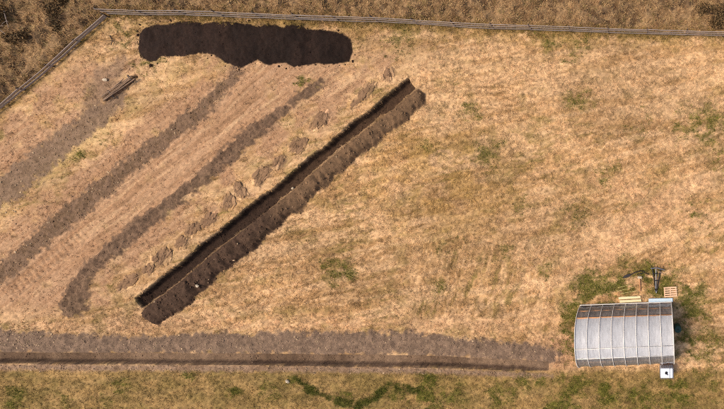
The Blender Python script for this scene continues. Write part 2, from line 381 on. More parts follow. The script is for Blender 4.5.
def mat_plain(name, col, rough=.6, metal=0.0, var=.25, scale=(6, 6, 6), spec=.4):
    """procedural: noise-mottled colour with a little relief, object coordinates"""
    m, nt, b = mat_new(name); N = nt.nodes; L = nt.links
    tc = N.new('ShaderNodeTexCoord'); mp = N.new('ShaderNodeMapping'); mp.inputs['Scale'].default_value = scale
    L.new(tc.outputs['Object'], mp.inputs[0])
    n = N.new('ShaderNodeTexNoise'); n.inputs['Scale'].default_value = 1.6; n.inputs['Detail'].default_value = 7; n.inputs['Roughness'].default_value = .65
    L.new(mp.outputs[0], n.inputs['Vector'])
    r = N.new('ShaderNodeValToRGB')
    c = np.array(col); r.color_ramp.elements[0].position = .3; r.color_ramp.elements[1].position = .7
    r.color_ramp.elements[0].color = (*np.clip(c * (1 - var), 0, 1), 1); r.color_ramp.elements[1].color = (*np.clip(c * (1 + var), 0, 1), 1)
    L.new(n.outputs['Fac'], r.inputs[0]); L.new(r.outputs[0], b.inputs['Base Color'])
    bp = N.new('ShaderNodeBump'); bp.inputs['Strength'].default_value = .3; bp.inputs['Distance'].default_value = .01
    L.new(n.outputs['Fac'], bp.inputs['Height']); L.new(bp.outputs[0], b.inputs['Normal'])
    b.inputs['Roughness'].default_value = rough; b.inputs['Metallic'].default_value = metal; b.inputs['Specular IOR Level'].default_value = spec
    return m

def mat_film(name, tint, clear, rough, dif):
    """polythene: part clear, part milky, with a soft sky gloss; dust streaks change its clarity"""
    m, nt, b = mat_new(name); N = nt.nodes; L = nt.links
    out = N['Material Output']; N.remove(b)
    tr = N.new('ShaderNodeBsdfTransparent'); tr.inputs[0].default_value = (.9, .9, .92, 1)
    df = N.new('ShaderNodeBsdfDiffuse'); df.inputs[0].default_value = (*tint, 1)
    tl = N.new('ShaderNodeBsdfTranslucent'); tl.inputs[0].default_value = (*tint, 1)
    gl = N.new('ShaderNodeBsdfGlossy'); gl.inputs['Roughness'].default_value = rough; gl.inputs[0].default_value = (.95, .95, 1, 1)
    m1 = N.new('ShaderNodeMixShader'); m1.inputs[0].default_value = dif; L.new(tl.outputs[0], m1.inputs[1]); L.new(df.outputs[0], m1.inputs[2])
    tc = N.new('ShaderNodeTexCoord'); mp = N.new('ShaderNodeMapping'); mp.inputs['Scale'].default_value = (4, .7, .7); L.new(tc.outputs['Object'], mp.inputs[0])
    nz = N.new('ShaderNodeTexNoise'); nz.inputs['Scale'].default_value = 2.5; nz.inputs['Detail'].default_value = 5; L.new(mp.outputs[0], nz.inputs['Vector'])
    mr = N.new('ShaderNodeMapRange'); mr.inputs[1].default_value = .3; mr.inputs[2].default_value = .7; mr.inputs[3].default_value = clear - .12; mr.inputs[4].default_value = clear + .12
    L.new(nz.outputs['Fac'], mr.inputs[0])
    m2 = N.new('ShaderNodeMixShader'); L.new(mr.outputs[0], m2.inputs[0]); L.new(m1.outputs[0], m2.inputs[1]); L.new(tr.outputs[0], m2.inputs[2])
    fr = N.new('ShaderNodeFresnel'); fr.inputs[0].default_value = 1.5
    bp = N.new('ShaderNodeBump'); bp.inputs['Strength'].default_value = .25; bp.inputs['Distance'].default_value = .02
    L.new(nz.outputs['Fac'], bp.inputs['Height']); L.new(bp.outputs[0], gl.inputs['Normal'])
    m3 = N.new('ShaderNodeMixShader'); L.new(fr.outputs[0], m3.inputs[0]); L.new(m2.outputs[0], m3.inputs[1]); L.new(gl.outputs[0], m3.inputs[2])
    L.new(m3.outputs[0], out.inputs['Surface'])
    return m

M_FIELD = mat_ground('dry_turf', .95, 16, .38, .6, .04)
M_SOIL = mat_ground('turned_soil', .95, 11, .34, .8, .06)
M_BLACKSOIL = mat_ground('black_soil', .9, 9, .30, .7, .05)
M_GRASS = mat_attr('grass_blades')
M_CLOD = mat_attr('soil_clods', .95)
M_STONE = mat_plain('pale_stone', srgb(206, 184, 154), .8, 0, .2, (9, 9, 9))
M_RAIL = mat_plain('silver_weathered_timber', srgb(160, 142, 128), .85, 0, .3, (1.2, 14, 14), .2)
M_POST = mat_plain('dark_weathered_post', srgb(92, 76, 64), .9, 0, .3, (9, 9, 2), .2)
M_HOOP = mat_plain('white_tube', srgb(236, 226, 212), .45, 0, .08)
M_TIMBER = mat_plain('orange_timber', srgb(196, 142, 98), .75, 0, .2, (2, 14, 14), .3)
M_CREAM = mat_plain('cream_planed_timber', srgb(240, 220, 170), .7, 0, .10, (2, 16, 16), .3)
M_PALLET = mat_plain('pinkish_pallet_wood', srgb(232, 188, 150), .8, 0, .15, (2, 12, 12), .3)
M_GREYWOOD = mat_plain('grey_driftwood', srgb(150, 122, 98), .9, 0, .35, (1.5, 14, 14), .2)
M_WHITEP = mat_plain('white_plastic', srgb(238, 240, 246), .4, 0, .05)
M_BLUE = mat_plain('pale_blue_sheet', srgb(206, 222, 230), .4, 0, .07)
M_STEEL = mat_plain('galvanised_steel', srgb(150, 152, 160), .45, .8, .15)
M_IRON = mat_plain('dark_iron', srgb(52, 46, 46), .55, .5, .35)
M_BLACKP = mat_plain('black_plastic', srgb(26, 24, 26), .5, 0, .2)
M_BARREL = mat_plain('dark_green_plastic', srgb(30, 66, 52), .4, 0, .2)
M_CANE = mat_plain('bamboo_cane', srgb(196, 180, 110), .7, 0, .2, (2, 20, 20))
M_FILM = mat_film('milky_film', (.93, .90, .88), .22, .30, .72)
M_CLEAR = mat_film('clear_film', (.74, .66, .60), .62, .25, .6)

# ------------------------------------------------------------------ the ground, split by what it is
COLR = ground_colour(PXX, PYY, M)
fc = lambda a: .25 * (a[:-1, :-1] + a[1:, :-1] + a[:-1, 1:] + a[1:, 1:])
face_id = np.zeros((NY - 1, NX - 1), np.int32)
face_id[fc(M['rough']) > 0] = 1
face_id[fc(M['s1']) > 0] = 2
face_id[fc(M['s2']) > 0] = 3
face_id[fc(M['s3']) > 0] = 4
face_id[fc(M['berm']) > 0] = 5
face_id[fc(M['bank']) > 0] = 6
face_id[fc(M['black']) > 0] = 7
face_id[fc(M['sp1']) > 0] = 8
face_id[fc(M['t2']) > -.7] = 9
face_id[fc(M['t1']) > -.7] = 10
VERTS = np.stack([XX, YY, HH], -1).reshape(-1, 3)
COLF = COLR.reshape(-1, 3)
jj, ii = np.meshgrid(np.arange(NY - 1), np.arange(NX - 1), indexing='ij')
q0 = (jj * NX + ii)
QUADS = np.stack([q0, q0 + 1, q0 + NX + 1, q0 + NX], -1).reshape(-1, 4)
FID = face_id.reshape(-1)

def mesh_np(name, verts, faces, cols=None, smooth=True):
    """faces (n,k) int array"""
    me = bpy.data.meshes.new(name); n, k = faces.shape
    me.vertices.add(len(verts)); me.vertices.foreach_set('co', np.ascontiguousarray(verts, np.float32).ravel())
    me.loops.add(n * k); me.loops.foreach_set('vertex_index', np.ascontiguousarray(faces, np.int32).ravel())
    me.polygons.add(n); me.polygons.foreach_set('loop_start', np.arange(0, n * k, k, dtype=np.int32))
    me.polygons.foreach_set('loop_total', np.full(n, k, np.int32))
    me.polygons.foreach_set('use_smooth', np.full(n, smooth, bool))
    if cols is not None:
        a = me.attributes.new('tone', 'FLOAT_COLOR', 'POINT')
        c4 = np.ones((len(verts), 4), np.float32); c4[:, :3] = cols; a.data.foreach_set('color', c4.ravel())
    me.update(); me.validate()
    return me

def ground_piece(idn, name, mat):
    f = QUADS[FID == idn]
    used, inv = np.unique(f, return_inverse=True)
    return link(name, mesh_np(name, VERTS[used], inv.reshape(-1, 4), COLF[used]), mat)

tag(ground_piece(0, 'field', M_FIELD), 'dry straw-coloured mown field between fence and long trench', 'field', kind='structure')
tag(ground_piece(1, 'rough_ground', M_FIELD), 'brown rough ground beyond the rail fence', 'ground', kind='structure')
tag(ground_piece(2, 'soil_strip', M_SOIL), 'pale grey bare soil strip nearest the left fence', 'soil strip', kind='structure')
tag(ground_piece(3, 'soil_strip', M_SOIL), 'straight brown soil strip, middle one of the three', 'soil strip', kind='structure')
tag(ground_piece(5, 'trench_lip', M_SOIL), 'narrow pale soil lip on the grass side of the long straight trench', 'soil', kind='structure')
tag(ground_piece(9, 'trench', M_SOIL), 'long narrow level trench running along the foot of the field', 'trench', kind='structure')
tag(ground_piece(10, 'trench', M_SOIL), 'dark open trench cut slantwise across the field', 'trench', kind='structure')
SPOIL3 = tag(ground_piece(4, 'spoil_heap', M_SOIL), 'uneven low line of dark soil ending in a round lump', 'spoil heap', 'spoil heaps')
BANKO = tag(ground_piece(6, 'spoil_heap', M_SOIL), 'broad grey stony soil bank above the long level trench', 'spoil heap', 'spoil heaps')
SPOIL1 = tag(ground_piece(8, 'spoil_heap', M_SOIL), 'ribbed dark brown spoil ridge beside the slanting open trench', 'spoil heap', 'spoil heaps')
BLACKO = tag(ground_piece(7, 'spoil_heap', M_BLACKSOIL), 'wide black patch of spread soil below the top fence', 'spoil heap', 'spoil heaps')

# ------------------------------------------------------------------ clods and stones (icosahedra knocked out of shape)
_t = (1 + 5 ** .5) / 2
ICO_V = np.array([(-1,_t,0),(1,_t,0),(-1,-_t,0),(1,-_t,0),(0,-1,_t),(0,1,_t),(0,-1,-_t),(0,1,-_t),(_t,0,-1),(_t,0,1),(-_t,0,-1),(-_t,0,1)]) / 1.902
ICO_F = np.array([(0,11,5),(0,5,1),(0,1,7),(0,7,10),(0,10,11),(1,5,9),(5,11,4),(11,10,2),(10,7,6),(7,1,8),(3,9,4),(3,4,2),(3,2,6),(3,6,8),(3,8,9),(4,9,5),(2,4,11),(6,2,10),(8,6,7),(9,8,1)])
def lumps(name, pts, size, cols, mat, parent=None, flat=.65, sink=.35, smooth=False, grain=None):
    n = len(pts)
    v = np.repeat(ICO_V[None], n, 0) * (1 + .45 * (RNG.random((n, 12, 1)) - .5))
    sc = size[:, None] * np.stack([.7 + .7 * RNG.random(n), .7 + .7 * RNG.random(n), flat * (.7 + .6 * RNG.random(n))], -1)
    v = v * sc[:, None, :]
    a = RNG.random(n) * 6.283
    if grain is not None: v[..., 0] *= 1.9; v[..., 1] *= .75; a = grain + RNG.normal(0, .35, n)
    ca, sa = np.cos(a)[:, None], np.sin(a)[:, None]
    v = np.stack([v[..., 0] * ca - v[..., 1] * sa, v[..., 0] * sa + v[..., 1] * ca, v[..., 2]], -1)
    z = ground_z(pts[:, 0], pts[:, 1]) + sc[:, 2] * (1 - 2 * sink)
    v += np.concatenate([pts, z[:, None]], 1)[:, None, :]
    f = (ICO_F[None] + 12 * np.arange(n)[:, None, None]).reshape(-1, 3)
    return link(name, mesh_np(name, v.reshape(-1, 3), f, np.repeat(cols, 12, 0), smooth), mat, parent)

def scatter_in(key, n, lo=.5, box=(-40, 800, -40, 450)):
    """n random world points where the layout mask exceeds lo"""
    res = []; c = 0
    while c < n:
        px = RNG.uniform(box[0], box[1], 60000); py = RNG.uniform(box[2], box[3], 60000)
        m = layout(px, py); k = m[key] > lo
        if key != 't1' and key != 't2': k &= (m['t1'] < -1) & (m['t2'] < -1)
        res.append(np.stack([px[k], py[k]], -1)); c += k.sum()
    p = np.concatenate(res)[:n]
    return p
def world_pts(p): return np.stack([(p[:, 0] - 362) / PPM, (204.5 - p[:, 1]) / PPM], -1)
def soil_cols(p, lo, hi):
    m = layout(p[:, 0], p[:, 1]); c = ground_colour(p[:, 0], p[:, 1], m)
    return np.clip(c * RNG.uniform(lo, hi, (len(p), 1)), 0, 1)
for key, n, s0, s1, par, bx in (('sp1', 900, .02, .11, SPOIL1, (110, 430, 70, 340)), ('s3', 600, .02, .06, SPOIL3, (50, 335, 70, 330)), ('bank', 2600, .015, .06, BANKO, (-20, 560, 320, 365)), ('black', 160, .02, .06, BLACKO, (130, 360, 15, 75))):
    p = scatter_in(key, n, .2, bx)
    sz = s0 + (s1 - s0) * RNG.random(n) ** 3
    tag(lumps('loose_clods', world_pts(p), sz, soil_cols(p, 1.0, 1.5), M_CLOD, par, .45, .45, True), kind='stuff')
pe = scatter_in('black', 1500, -4, (130, 362, 12, 76)); pe = pe[layout(pe[:, 0], pe[:, 1])['black'] < .3][:130]
tag(lumps('edge_crumbs', world_pts(pe), .02 + .06 * RNG.random(len(pe)) ** 2, np.repeat(C_BLACK[None], len(pe), 0), M_CLOD, BLACKO, .5, .4), kind='stuff')
p = np.concatenate([scatter_in('s2', 700, 0, (-10, 250, 60, 300)), scatter_in('s1', 250, 0, (-10, 140, 50, 220)), scatter_in('berm', 600, 0, (-10, 560, 355, 385)), scatter_in('t2', 300, .5, (-10, 560, 345, 380)), scatter_in('t1', 500, .5, (130, 420, 75, 315))])
tag(lumps('soil_crumbs', world_pts(p), .02 + .05 * RNG.random(len(p)) ** 2, soil_cols(p, .85, 1.25), M_CLOD, None, .5, .45, True), 'small crumbs of soil strewn over the bare strips and trench floors', 'soil', kind='stuff')
p = np.concatenate([scatter_in('bank', 420, 0, (-10, 560, 320, 365)), scatter_in('s2', 160, 0, (-10, 250, 60, 300)), scatter_in('s1', 130, 0, (-10, 140, 50, 220)), scatter_in('sp1', 30, 1, (110, 430, 70, 340)), scatter_in('berm', 150, 0, (-10, 560, 355, 385)),
                    np.stack([RNG.normal(25, 16, 60), RNG.normal(338, 5, 60)], -1), np.stack([RNG.normal(10, 9, 40), RNG.normal(212, 6, 40)], -1)])
gc = np.array([srgb(200, 168, 130)]) * RNG.uniform(.55, 1.15, (len(p), 1))
tag(lumps('gravel', world_pts(p), .022 + .05 * RNG.random(len(p)) ** 3, np.clip(gc, 0, 1), M_CLOD), 'pale pebbles scattered over the turned soil', 'gravel', kind='stuff')

# clod heaps dropped in a row beside the slanting trench
ordw = ['topmost of the row', 'second from the top of the row', 'third from the top of the row', 'fourth from the top of the row', 'fifth from the top of the row', 'sixth from the top of the row', 'seventh from the top of the row', 'eighth from the top of the row', 'ninth from the top of the row', 'tenth from the top of the row', 'in the middle of the row']
where = ordw[:8] + [w.replace('topmost', 'last at the bottom').replace('from the top', 'from the bottom') for w in ordw[:7]][::-1]
for (cx, cy, a, b), wh in zip(CLODS, where):
    n = int(a * b * 1.1)
    r = np.sqrt(RNG.random(n)) * (.75 + .5 * RNG.random(n) ** 3); th = RNG.random(n) * 6.283
    qx, qy = r * np.cos(th) * a, r * np.sin(th) * b
    p = np.stack([cx + qx * UD[0] + qy * ND[0], cy + qx * UD[1] + qy * ND[1]], -1)
    sz = .05 + .13 * RNG.random(n) ** 2
    o = lumps('clod_heap', world_pts(p), sz, soil_cols(p, 1.05, 1.5), M_CLOD, None, .22, .45, False, R(random.choice((58, 66, 100, 30, 75))))
    tag(o, 'flat heap of brown clods, ' + wh, 'clod heap', 'clod heaps in a row beside the slanting trench')
# single black lumps round the black patch
for (zx, zy, sz, wh) in ((58, 72, .09, 'left of its upper left corner'), (51, 91, .09, 'beside its left edge, upper of two'), (52, 102, .11, 'beside its left edge, lower of two'), (147, 60, .11, 'above its top edge near the left'), (92, 191, .17, 'below its lower left corner'), (375, 61, .10, 'above its top edge near the middle')):
    p = np.array([[120 + zx / 2.896, zy / 2.896]])
    o = lumps('soil_lump', world_pts(p), np.array([sz]), np.array([C_BLACK]), M_CLOD, None, .5, .25)
    tag(o, 'small black soil lump by the black patch, ' + wh, 'soil lump', 'black lumps round the black patch')
for (x, y, sz, lb) in ((287.5, 188, .15, 'pale stone lying on the floor of the slanting trench'), (202, 285, .13, 'pale stone on the lower end of the brown spoil ridge'), (288, 381, .15, 'pale stone among green weeds below the long level trench'), (106, 80, .16, 'pale stone on bare soil beside the old board pile')):
    p = np.array([[x, y]])
    o = lumps('stone', world_pts(p), np.array([sz]), np.array([srgb(210, 188, 158)]), M_STONE, None, .6, .25); tag(o, lb, 'stone', 'single pale stones')

# ------------------------------------------------------------------ grass
def tufts(name, p, cols, nb, L0, L1, wid, elev, spread, label, jitter=.25, lay=None):
    """p: photo-plan points; each tuft nb blades; one mesh"""
    w = world_pts(p); n = len(w)
    base = np.repeat(w, nb, 0) + RNG.normal(0, spread, (n * nb, 2))
    az = RNG.random(n * nb) * 6.283
    if lay is not None: az = np.where(RNG.random(n * nb) < .6, lay + RNG.normal(0, .5, n * nb), az)
    el = np.radians(RNG.uniform(elev[0], elev[1], n * nb)); L = RNG.uniform(L0, L1, n * nb)
    z = ground_z(base[:, 0], base[:, 1]) - .006
    dx, dy = np.cos(az), np.sin(az)
    hw = wid * RNG.uniform(.5, 1.2, n * nb)
    V = np.empty((n * nb, 3, 3))
    V[:, 0] = np.stack([base[:, 0] - dy * hw, base[:, 1] + dx * hw, z], -1)
    V[:, 1] = np.stack([base[:, 0] + dy * hw, base[:, 1] - dx * hw, z], -1)
    V[:, 2] = np.stack([base[:, 0] + dx * L * np.cos(el), base[:, 1] + dy * L * np.cos(el), z + L * np.sin(el)], -1)
    c = np.repeat(cols, nb, 0) * (1 + jitter * (RNG.random((n * nb, 1)) * 2 - 1))
    c = np.repeat(np.clip(c, 0, 1), 3, 0)
    F = np.arange(n * nb * 3).reshape(-1, 3)
    return tag(link(name, mesh_np(name, V.reshape(-1, 3), F, c, False), M_GRASS), label, 'grass', kind='stuff')

def pick(n, fn, box=(-60, 784, -50, 460)):
    px = RNG.uniform(box[0], box[1], n); py = RNG.uniform(box[2], box[3], n)
    m = layout(px, py); k = RNG.random(n) < fn(px, py, m)
    return np.stack([px[k], py[k]], -1), {q: v[k] for q, v in m.items()}
def soilness(m):
    r = np.maximum.reduce([sstep(-.5, 1.0, m['t1']), sstep(-4.5, -2.0, m['t2']), sstep(-.5, 1, m['sp1']), sstep(-.5, 1.5, m['bank']) * .97, sstep(-.5, 1, m['black']), sstep(-1, 2, m['s1']) * .96, sstep(-1, 2, m['s2']) * .97, sstep(-1, 2, m['s3']), sstep(-1, 2, m['berm']) * .8, m['clod'] * .8])
    return r
def tunnel_in(px, py): return (np.abs(px - 627) < 46) & (np.abs(py - 333) < 29)
def f_field(px, py, m):
    left = sstep(0, 14, -m['t']) * (py < 322) * (py > 45)
    bare_ = left * sstep(-58, -66, m['t']) * sstep(-110, -100, m['t'])
    den = (1 - soilness(m)) * (m['rough'] < 0) * (1 - .62 * left) * (1 - .6 * bare_) * (.35 + .9 * sstep(.35, .62, fbm(px / 9, py / 9, 200, 4)))
    return den * ~tunnel_in(px, py)
p, m = pick(145000, f_field)
c = ground_colour(p[:, 0], p[:, 1], m)
c = c * (.62 + .85 * RNG.random((len(p), 1)) ** 1.2)
tufts('dry_grass', p, c, 6, .08, .24, .018, (5, 40), .045, 'short dry straw grass covering the field')
def f_rough(px, py, m): return sstep(-4, 2, m['rough']) * (.3 + .9 * sstep(.35, .6, fbm(px / 14, py / 14, 210, 4)))
p, m = pick(55000, f_rough, (-60, 784, -75, 200))
rc = np.array([srgb(194, 156, 108), srgb(170, 130, 88), srgb(134, 98, 66), srgb(204, 168, 118), srgb(136, 118, 66), srgb(100, 74, 52)])
c = rc[RNG.choice(6, len(p), p=[.28, .26, .16, .12, .08, .10])] * (.55 + .9 * fbm(p[:, 0] / 5, p[:, 1] / 5, 212, 3))[:, None] * .75 + .25 * ground_colour(p[:, 0], p[:, 1], m)  # tone contrast is brown growth and shadow between tussocks put into the colour
tufts('rough_grass', p, c, 10, .14, .40, .022, (6, 45), .09, 'brown tussocky grass and bracken beyond the rail fence')
def f_green(px, py, m): return np.clip(m['green'] * 1.0 + m['weed'] * 1.2, 0, 1) * (1 - soilness(m)) * ~tunnel_in(px, py)
p, m = pick(250000, f_green)
gc = np.array([srgb(112, 112, 42), srgb(90, 94, 34), srgb(136, 126, 58), srgb(66, 72, 26)])
c = gc[RNG.choice(4, len(p))] * (1 - .35 * m['weed'][:, None]) * RNG.uniform(.8, 1.5, (len(p), 1))
tufts('green_grass', p, c, 6, .08, .20, .016, (20, 65), .06, 'green weeds and grass in patches round the polytunnel and below the long trench')
def f_edge(px, py, m):
    d = np.minimum.reduce([np.abs(m['rough'] + 3)])
    return (1 - sstep(2, 9, d)) * .8
p, m = pick(60000, f_edge, (-20, 740, 0, 175))
c = np.array([srgb(150, 124, 66), srgb(120, 100, 56), srgb(176, 142, 84)])[RNG.choice(3, len(p))]
tufts('fence_grass', p, c, 8, .12, .30, .014, (20, 70), .07, 'longer uncut grass along the foot of the rail fence')

# ------------------------------------------------------------------ mesh building blocks for the objects
def bm_box(bm, sx, sy, sz, loc=(0, 0, 0), rot=None, bevel=0.0):
    r = bmesh.ops.create_cube(bm, size=1.0); vs = r['verts']
    mtx = Matrix.Translation(loc) @ (rot if rot is not None else Matrix.Identity(4)) @ Matrix.Diagonal((sx, sy, sz, 1))
    bmesh.ops.transform(bm, matrix=mtx, verts=vs)
    if bevel:
        es = list({e for v in vs for e in v.link_edges})
        bmesh.ops.bevel(bm, geom=es, offset=bevel, segments=2, affect='EDGES', profile=.5)
def bm_tube(bm, pts, r, seg=8, cap=True):
    """tube through points; r one radius or a list"""
    pts = [Vector(p) for p in pts]; rs = r if isinstance(r, (list, tuple)) else [r] * len(pts)
    rings = []; up = Vector((0, 0, 1))
    for i, p in enumerate(pts):
        d = (pts[min(i + 1, len(pts) - 1)] - pts[max(i - 1, 0)]).normalized()
        a = d.cross(up)
        if a.length < 1e-3: a = d.cross(Vector((1, 0, 0)))
        a.normalize(); b = a.cross(d)
        rings.append([bm.verts.new(p + (a * math.cos(k * 2 * math.pi / seg) + b * math.sin(k * 2 * math.pi / seg)) * rs[i]) for k in range(seg)])
    for u, v in zip(rings[:-1], rings[1:]):
        for k in range(seg): bm.faces.new((u[k], u[(k + 1) % seg], v[(k + 1) % seg], v[k]))
    if cap: bm.faces.new(rings[0]); bm.faces.new(rings[-1][::-1])
def bm_lathe(bm, prof, seg=24, loc=(0, 0, 0)):
    rings = [[bm.verts.new((loc[0] + r * math.cos(k * 2 * math.pi / seg), loc[1] + r * math.sin(k * 2 * math.pi / seg), loc[2] + z)) for k in range(seg)] for r, z in prof]
    for u, v in zip(rings[:-1], rings[1:]):
        for k in range(seg): bm.faces.new((u[k], u[(k + 1) % seg], v[(k + 1) % seg], v[k]))
    bm.faces.new(rings[0][::-1]); bm.faces.new(rings[-1])
def done(name, bm, mat, parent=None, smooth=False):
    bmesh.ops.recalc_face_normals(bm, faces=bm.faces)
    me = bpy.data.meshes.new(name); bm.to_mesh(me); bm.free()
    for q in me.polygons: q.use_smooth = smooth
    return link(name, me, mat, parent)
def rough_board(name, length, width, thick, mat, parent=None, wob=.01, seg=6):
    """sawn board along x, slightly bowed and uneven, centred, bottom at z=0"""
    bm = bmesh.new(); rings = []
    for i in range(seg + 1):
        x = -length / 2 + length * i / seg; dy = random.uniform(-wob, wob); dz = random.uniform(0, wob)
        w = width * random.uniform(.92, 1.05) / 2
        rings.append([bm.verts.new((x, dy - w, dz)), bm.verts.new((x, dy + w, dz)), bm.verts.new((x, dy + w, dz + thick)), bm.verts.new((x, dy - w, dz + thick))])
    for u, v in zip(rings[:-1], rings[1:]):
        for k in range(4): bm.faces.new((u[k], u[(k + 1) % 4], v[(k + 1) % 4], v[k]))
    bm.faces.new(rings[0]); bm.faces.new(rings[-1])
    return done(name, bm, mat, parent)

# ------------------------------------------------------------------ rail fences
def fence(name, pts, spacing, rails, post_h, label, group):
    segs = []; tot = 0
    P = [Vector((wx(x), wy(y), 0)) for x, y in pts]
    L = [(b - a).length for a, b in zip(P[:-1], P[1:])]
    n = max(2, round(sum(L) / spacing)); posts = []
    for k in range(n + 1):
        d = sum(L) * k / n
        for i, l in enumerate(L):
            if d <= l + 1e-6 or i == len(L) - 1: q = P[i].lerp(P[i + 1], min(1, d / l)); break
            d -= l
        q = q + Vector((random.uniform(-.05, .05), random.uniform(-.05, .05), 0)); q.z = gz(q.x, q.y); posts.append(q)
    root = tag(empty(name, posts[0]), label, 'fence', group)
    base = posts[0]
    for q in posts:
        bm = bmesh.new(); h = post_h * random.uniform(.94, 1.08); tl = Vector((random.uniform(-.06, .06), random.uniform(-.06, .06), 0))
        bm_tube(bm, [(0, 0, -.25), (0, 0, 0), tl * .5 + Vector((0, 0, h * .5)), tl + Vector((0, 0, h - .02)), tl + Vector((0, 0, h))], [.065, .065, .06, .058, .045], 9)
        o = done('post', bm, M_POST, root); o.location = q - base
    for a, b in zip(posts[:-1], posts[1:]):
        d = b - a; nrm = Vector((-d.y, d.x, 0)).normalized()
        for hr in rails:
            bm = bmesh.new(); off = nrm * .075 * -1
            za, zb = hr + random.uniform(-.04, .04), hr + random.uniform(-.04, .04)
            pa = a - base + off + Vector((0, 0, za)); pb = b - base + off + Vector((0, 0, zb)); ext = (pb - pa).normalized() * random.uniform(.0, .12)
            ln = (pb - pa).length + 2 * ext.length
            dirx = (pb - pa).normalized(); side = dirx.cross(Vector((0, 0, 1))).normalized(); up = side.cross(dirx)
            rot = Matrix((dirx, -side, up)).transposed().to_4x4()
            th = random.uniform(.038, .05); hh = random.uniform(.085, .12)
            segn = 5; rings = []
            for i in range(segn + 1):
                x = -ln / 2 + ln * i / segn; sag = -.02 * (1 - (2 * i / segn - 1) ** 2) + random.uniform(-.008, .008); yy = random.uniform(-.008, .008)
                rings.append([bm.verts.new((x, yy + sy * th / 2, sag + sz * hh / 2)) for sy, sz in ((-1, -1), (1, -1), (1, 1), (-1, 1))])
            for u, v in zip(rings[:-1], rings[1:]):
                for k in range(4): bm.faces.new((u[k], u[(k + 1) % 4], v[(k + 1) % 4], v[k]))
            bm.faces.new(rings[0]); bm.faces.new(rings[-1])
            bmesh.ops.transform(bm, matrix=Matrix.Translation((pa + pb) / 2) @ rot, verts=bm.verts)
            done('rail', bm, M_RAIL, root)
fence('rail_fence', FENCE_TOP, 3.15, (.28, .62, .95), 1.08, 'grey three-rail timber fence running along the top of the field', 'rail fences')
fence('rail_fence', FENCE_LEFT[1:][::-1] + [(109, 17)], 3.0, (.20, .40), .52, 'lower grey two-rail timber fence slanting down to the left edge', 'rail fences')

# ------------------------------------------------------------------ polytunnel
TC = at(627, 332.5); TC.z = 0.0
tun = tag(empty('polytunnel', TC, R(2.2)), 'long polytunnel with milky film and white hoops in the field corner', 'polytunnel')
TL, TA, TH, NB = 7.55, 2.40, 2.80, 8
LEAN = -.12
def arch(th, k=1.0):
    """point of the arch, th from 0 (south foot) to pi (north foot)"""
    c, s_ = math.cos(th), math.sin(th)
    return -TA * math.copysign(abs(c) ** .9, c) * k, TH * abs(s_) ** .86 * k
SAG = [random.uniform(.006, .022) for _ in range(NB + 1)]
def film(name, x0, x1, a0, a1, mat, k=.99):
    bm = bmesh.new(); na, nx = 18, NB * 4; grid = []
    for i in range(nx + 1):
        x = x0 + (x1 - x0) * i / nx; bay = ((x + TL / 2) / (TL / NB)) % 1
        sag = 1 - SAG[min(NB, int((x + TL / 2) / (TL / NB) + 1e-4))] * math.sin(math.pi * bay) ** 2
        col = []
        for j in range(na + 1):
            y, z = arch(a0 + (a1 - a0) * j / na, k * sag)
            wr = 1 + .004 * math.sin(9 * z + 3.1 * x) * math.sin(math.pi * bay); col.append(bm.verts.new((x + LEAN * z / TH, y * wr, max(z * wr, .05))))
        grid.append(col)
    for u, v in zip(grid[:-1], grid[1:]):
        for j in range(na): bm.faces.new((u[j], u[j + 1], v[j + 1], v[j]))
    return done(name, bm, mat, tun, True)
A_S, A_N = R(66), R(141)
film('cover_film', -TL / 2, TL / 2, A_S, A_N, M_FILM)
film('side_film', -TL / 2, TL / 2, R(1), A_S, M_CLEAR)
film('side_film', -TL / 2, TL / 2, A_N, R(179), M_CLEAR)
for i in range(NB + 1):
    x = -TL / 2 + TL * i / NB
    bm = bmesh.new(); pts = []
    for j in range(33):
        y, z = arch(math.pi * j / 32, 1.004); pts.append((x + LEAN * z / TH, y, z - (.15 if j in (0, 32) else 0)))
    bm_tube(bm, pts, .030 if i in (0, NB) else .023, 8)
    done('hoop', bm, M_HOOP, tun, True)
def purlin(name, th, r, mat, k):
    bm = bmesh.new(); y, z = arch(th, k)
    bm_tube(bm, [(-TL / 2 + LEAN * z / TH, y, z), (0 + LEAN * z / TH, y, z - .01), (TL / 2 + LEAN * z / TH, y, z)], r, 8); done(name, bm, mat, tun, True)
purlin('ridge_pole', R(86), .022, M_HOOP, .998)
purlin('purlin', A_N, .05, M_TIMBER, .985)
purlin('purlin', R(160), .035, M_TIMBER, .975)
purlin('purlin', A_S, .03, M_HOOP, .985)
for sy in (-1, 1):
    bm = bmesh.new(); bm_box(bm, TL + .1, .07, .2, (0, sy * (TA + .06), .10), None, .008); done('base_rail', bm, M_PALLET if sy < 0 else M_HOOP, tun)
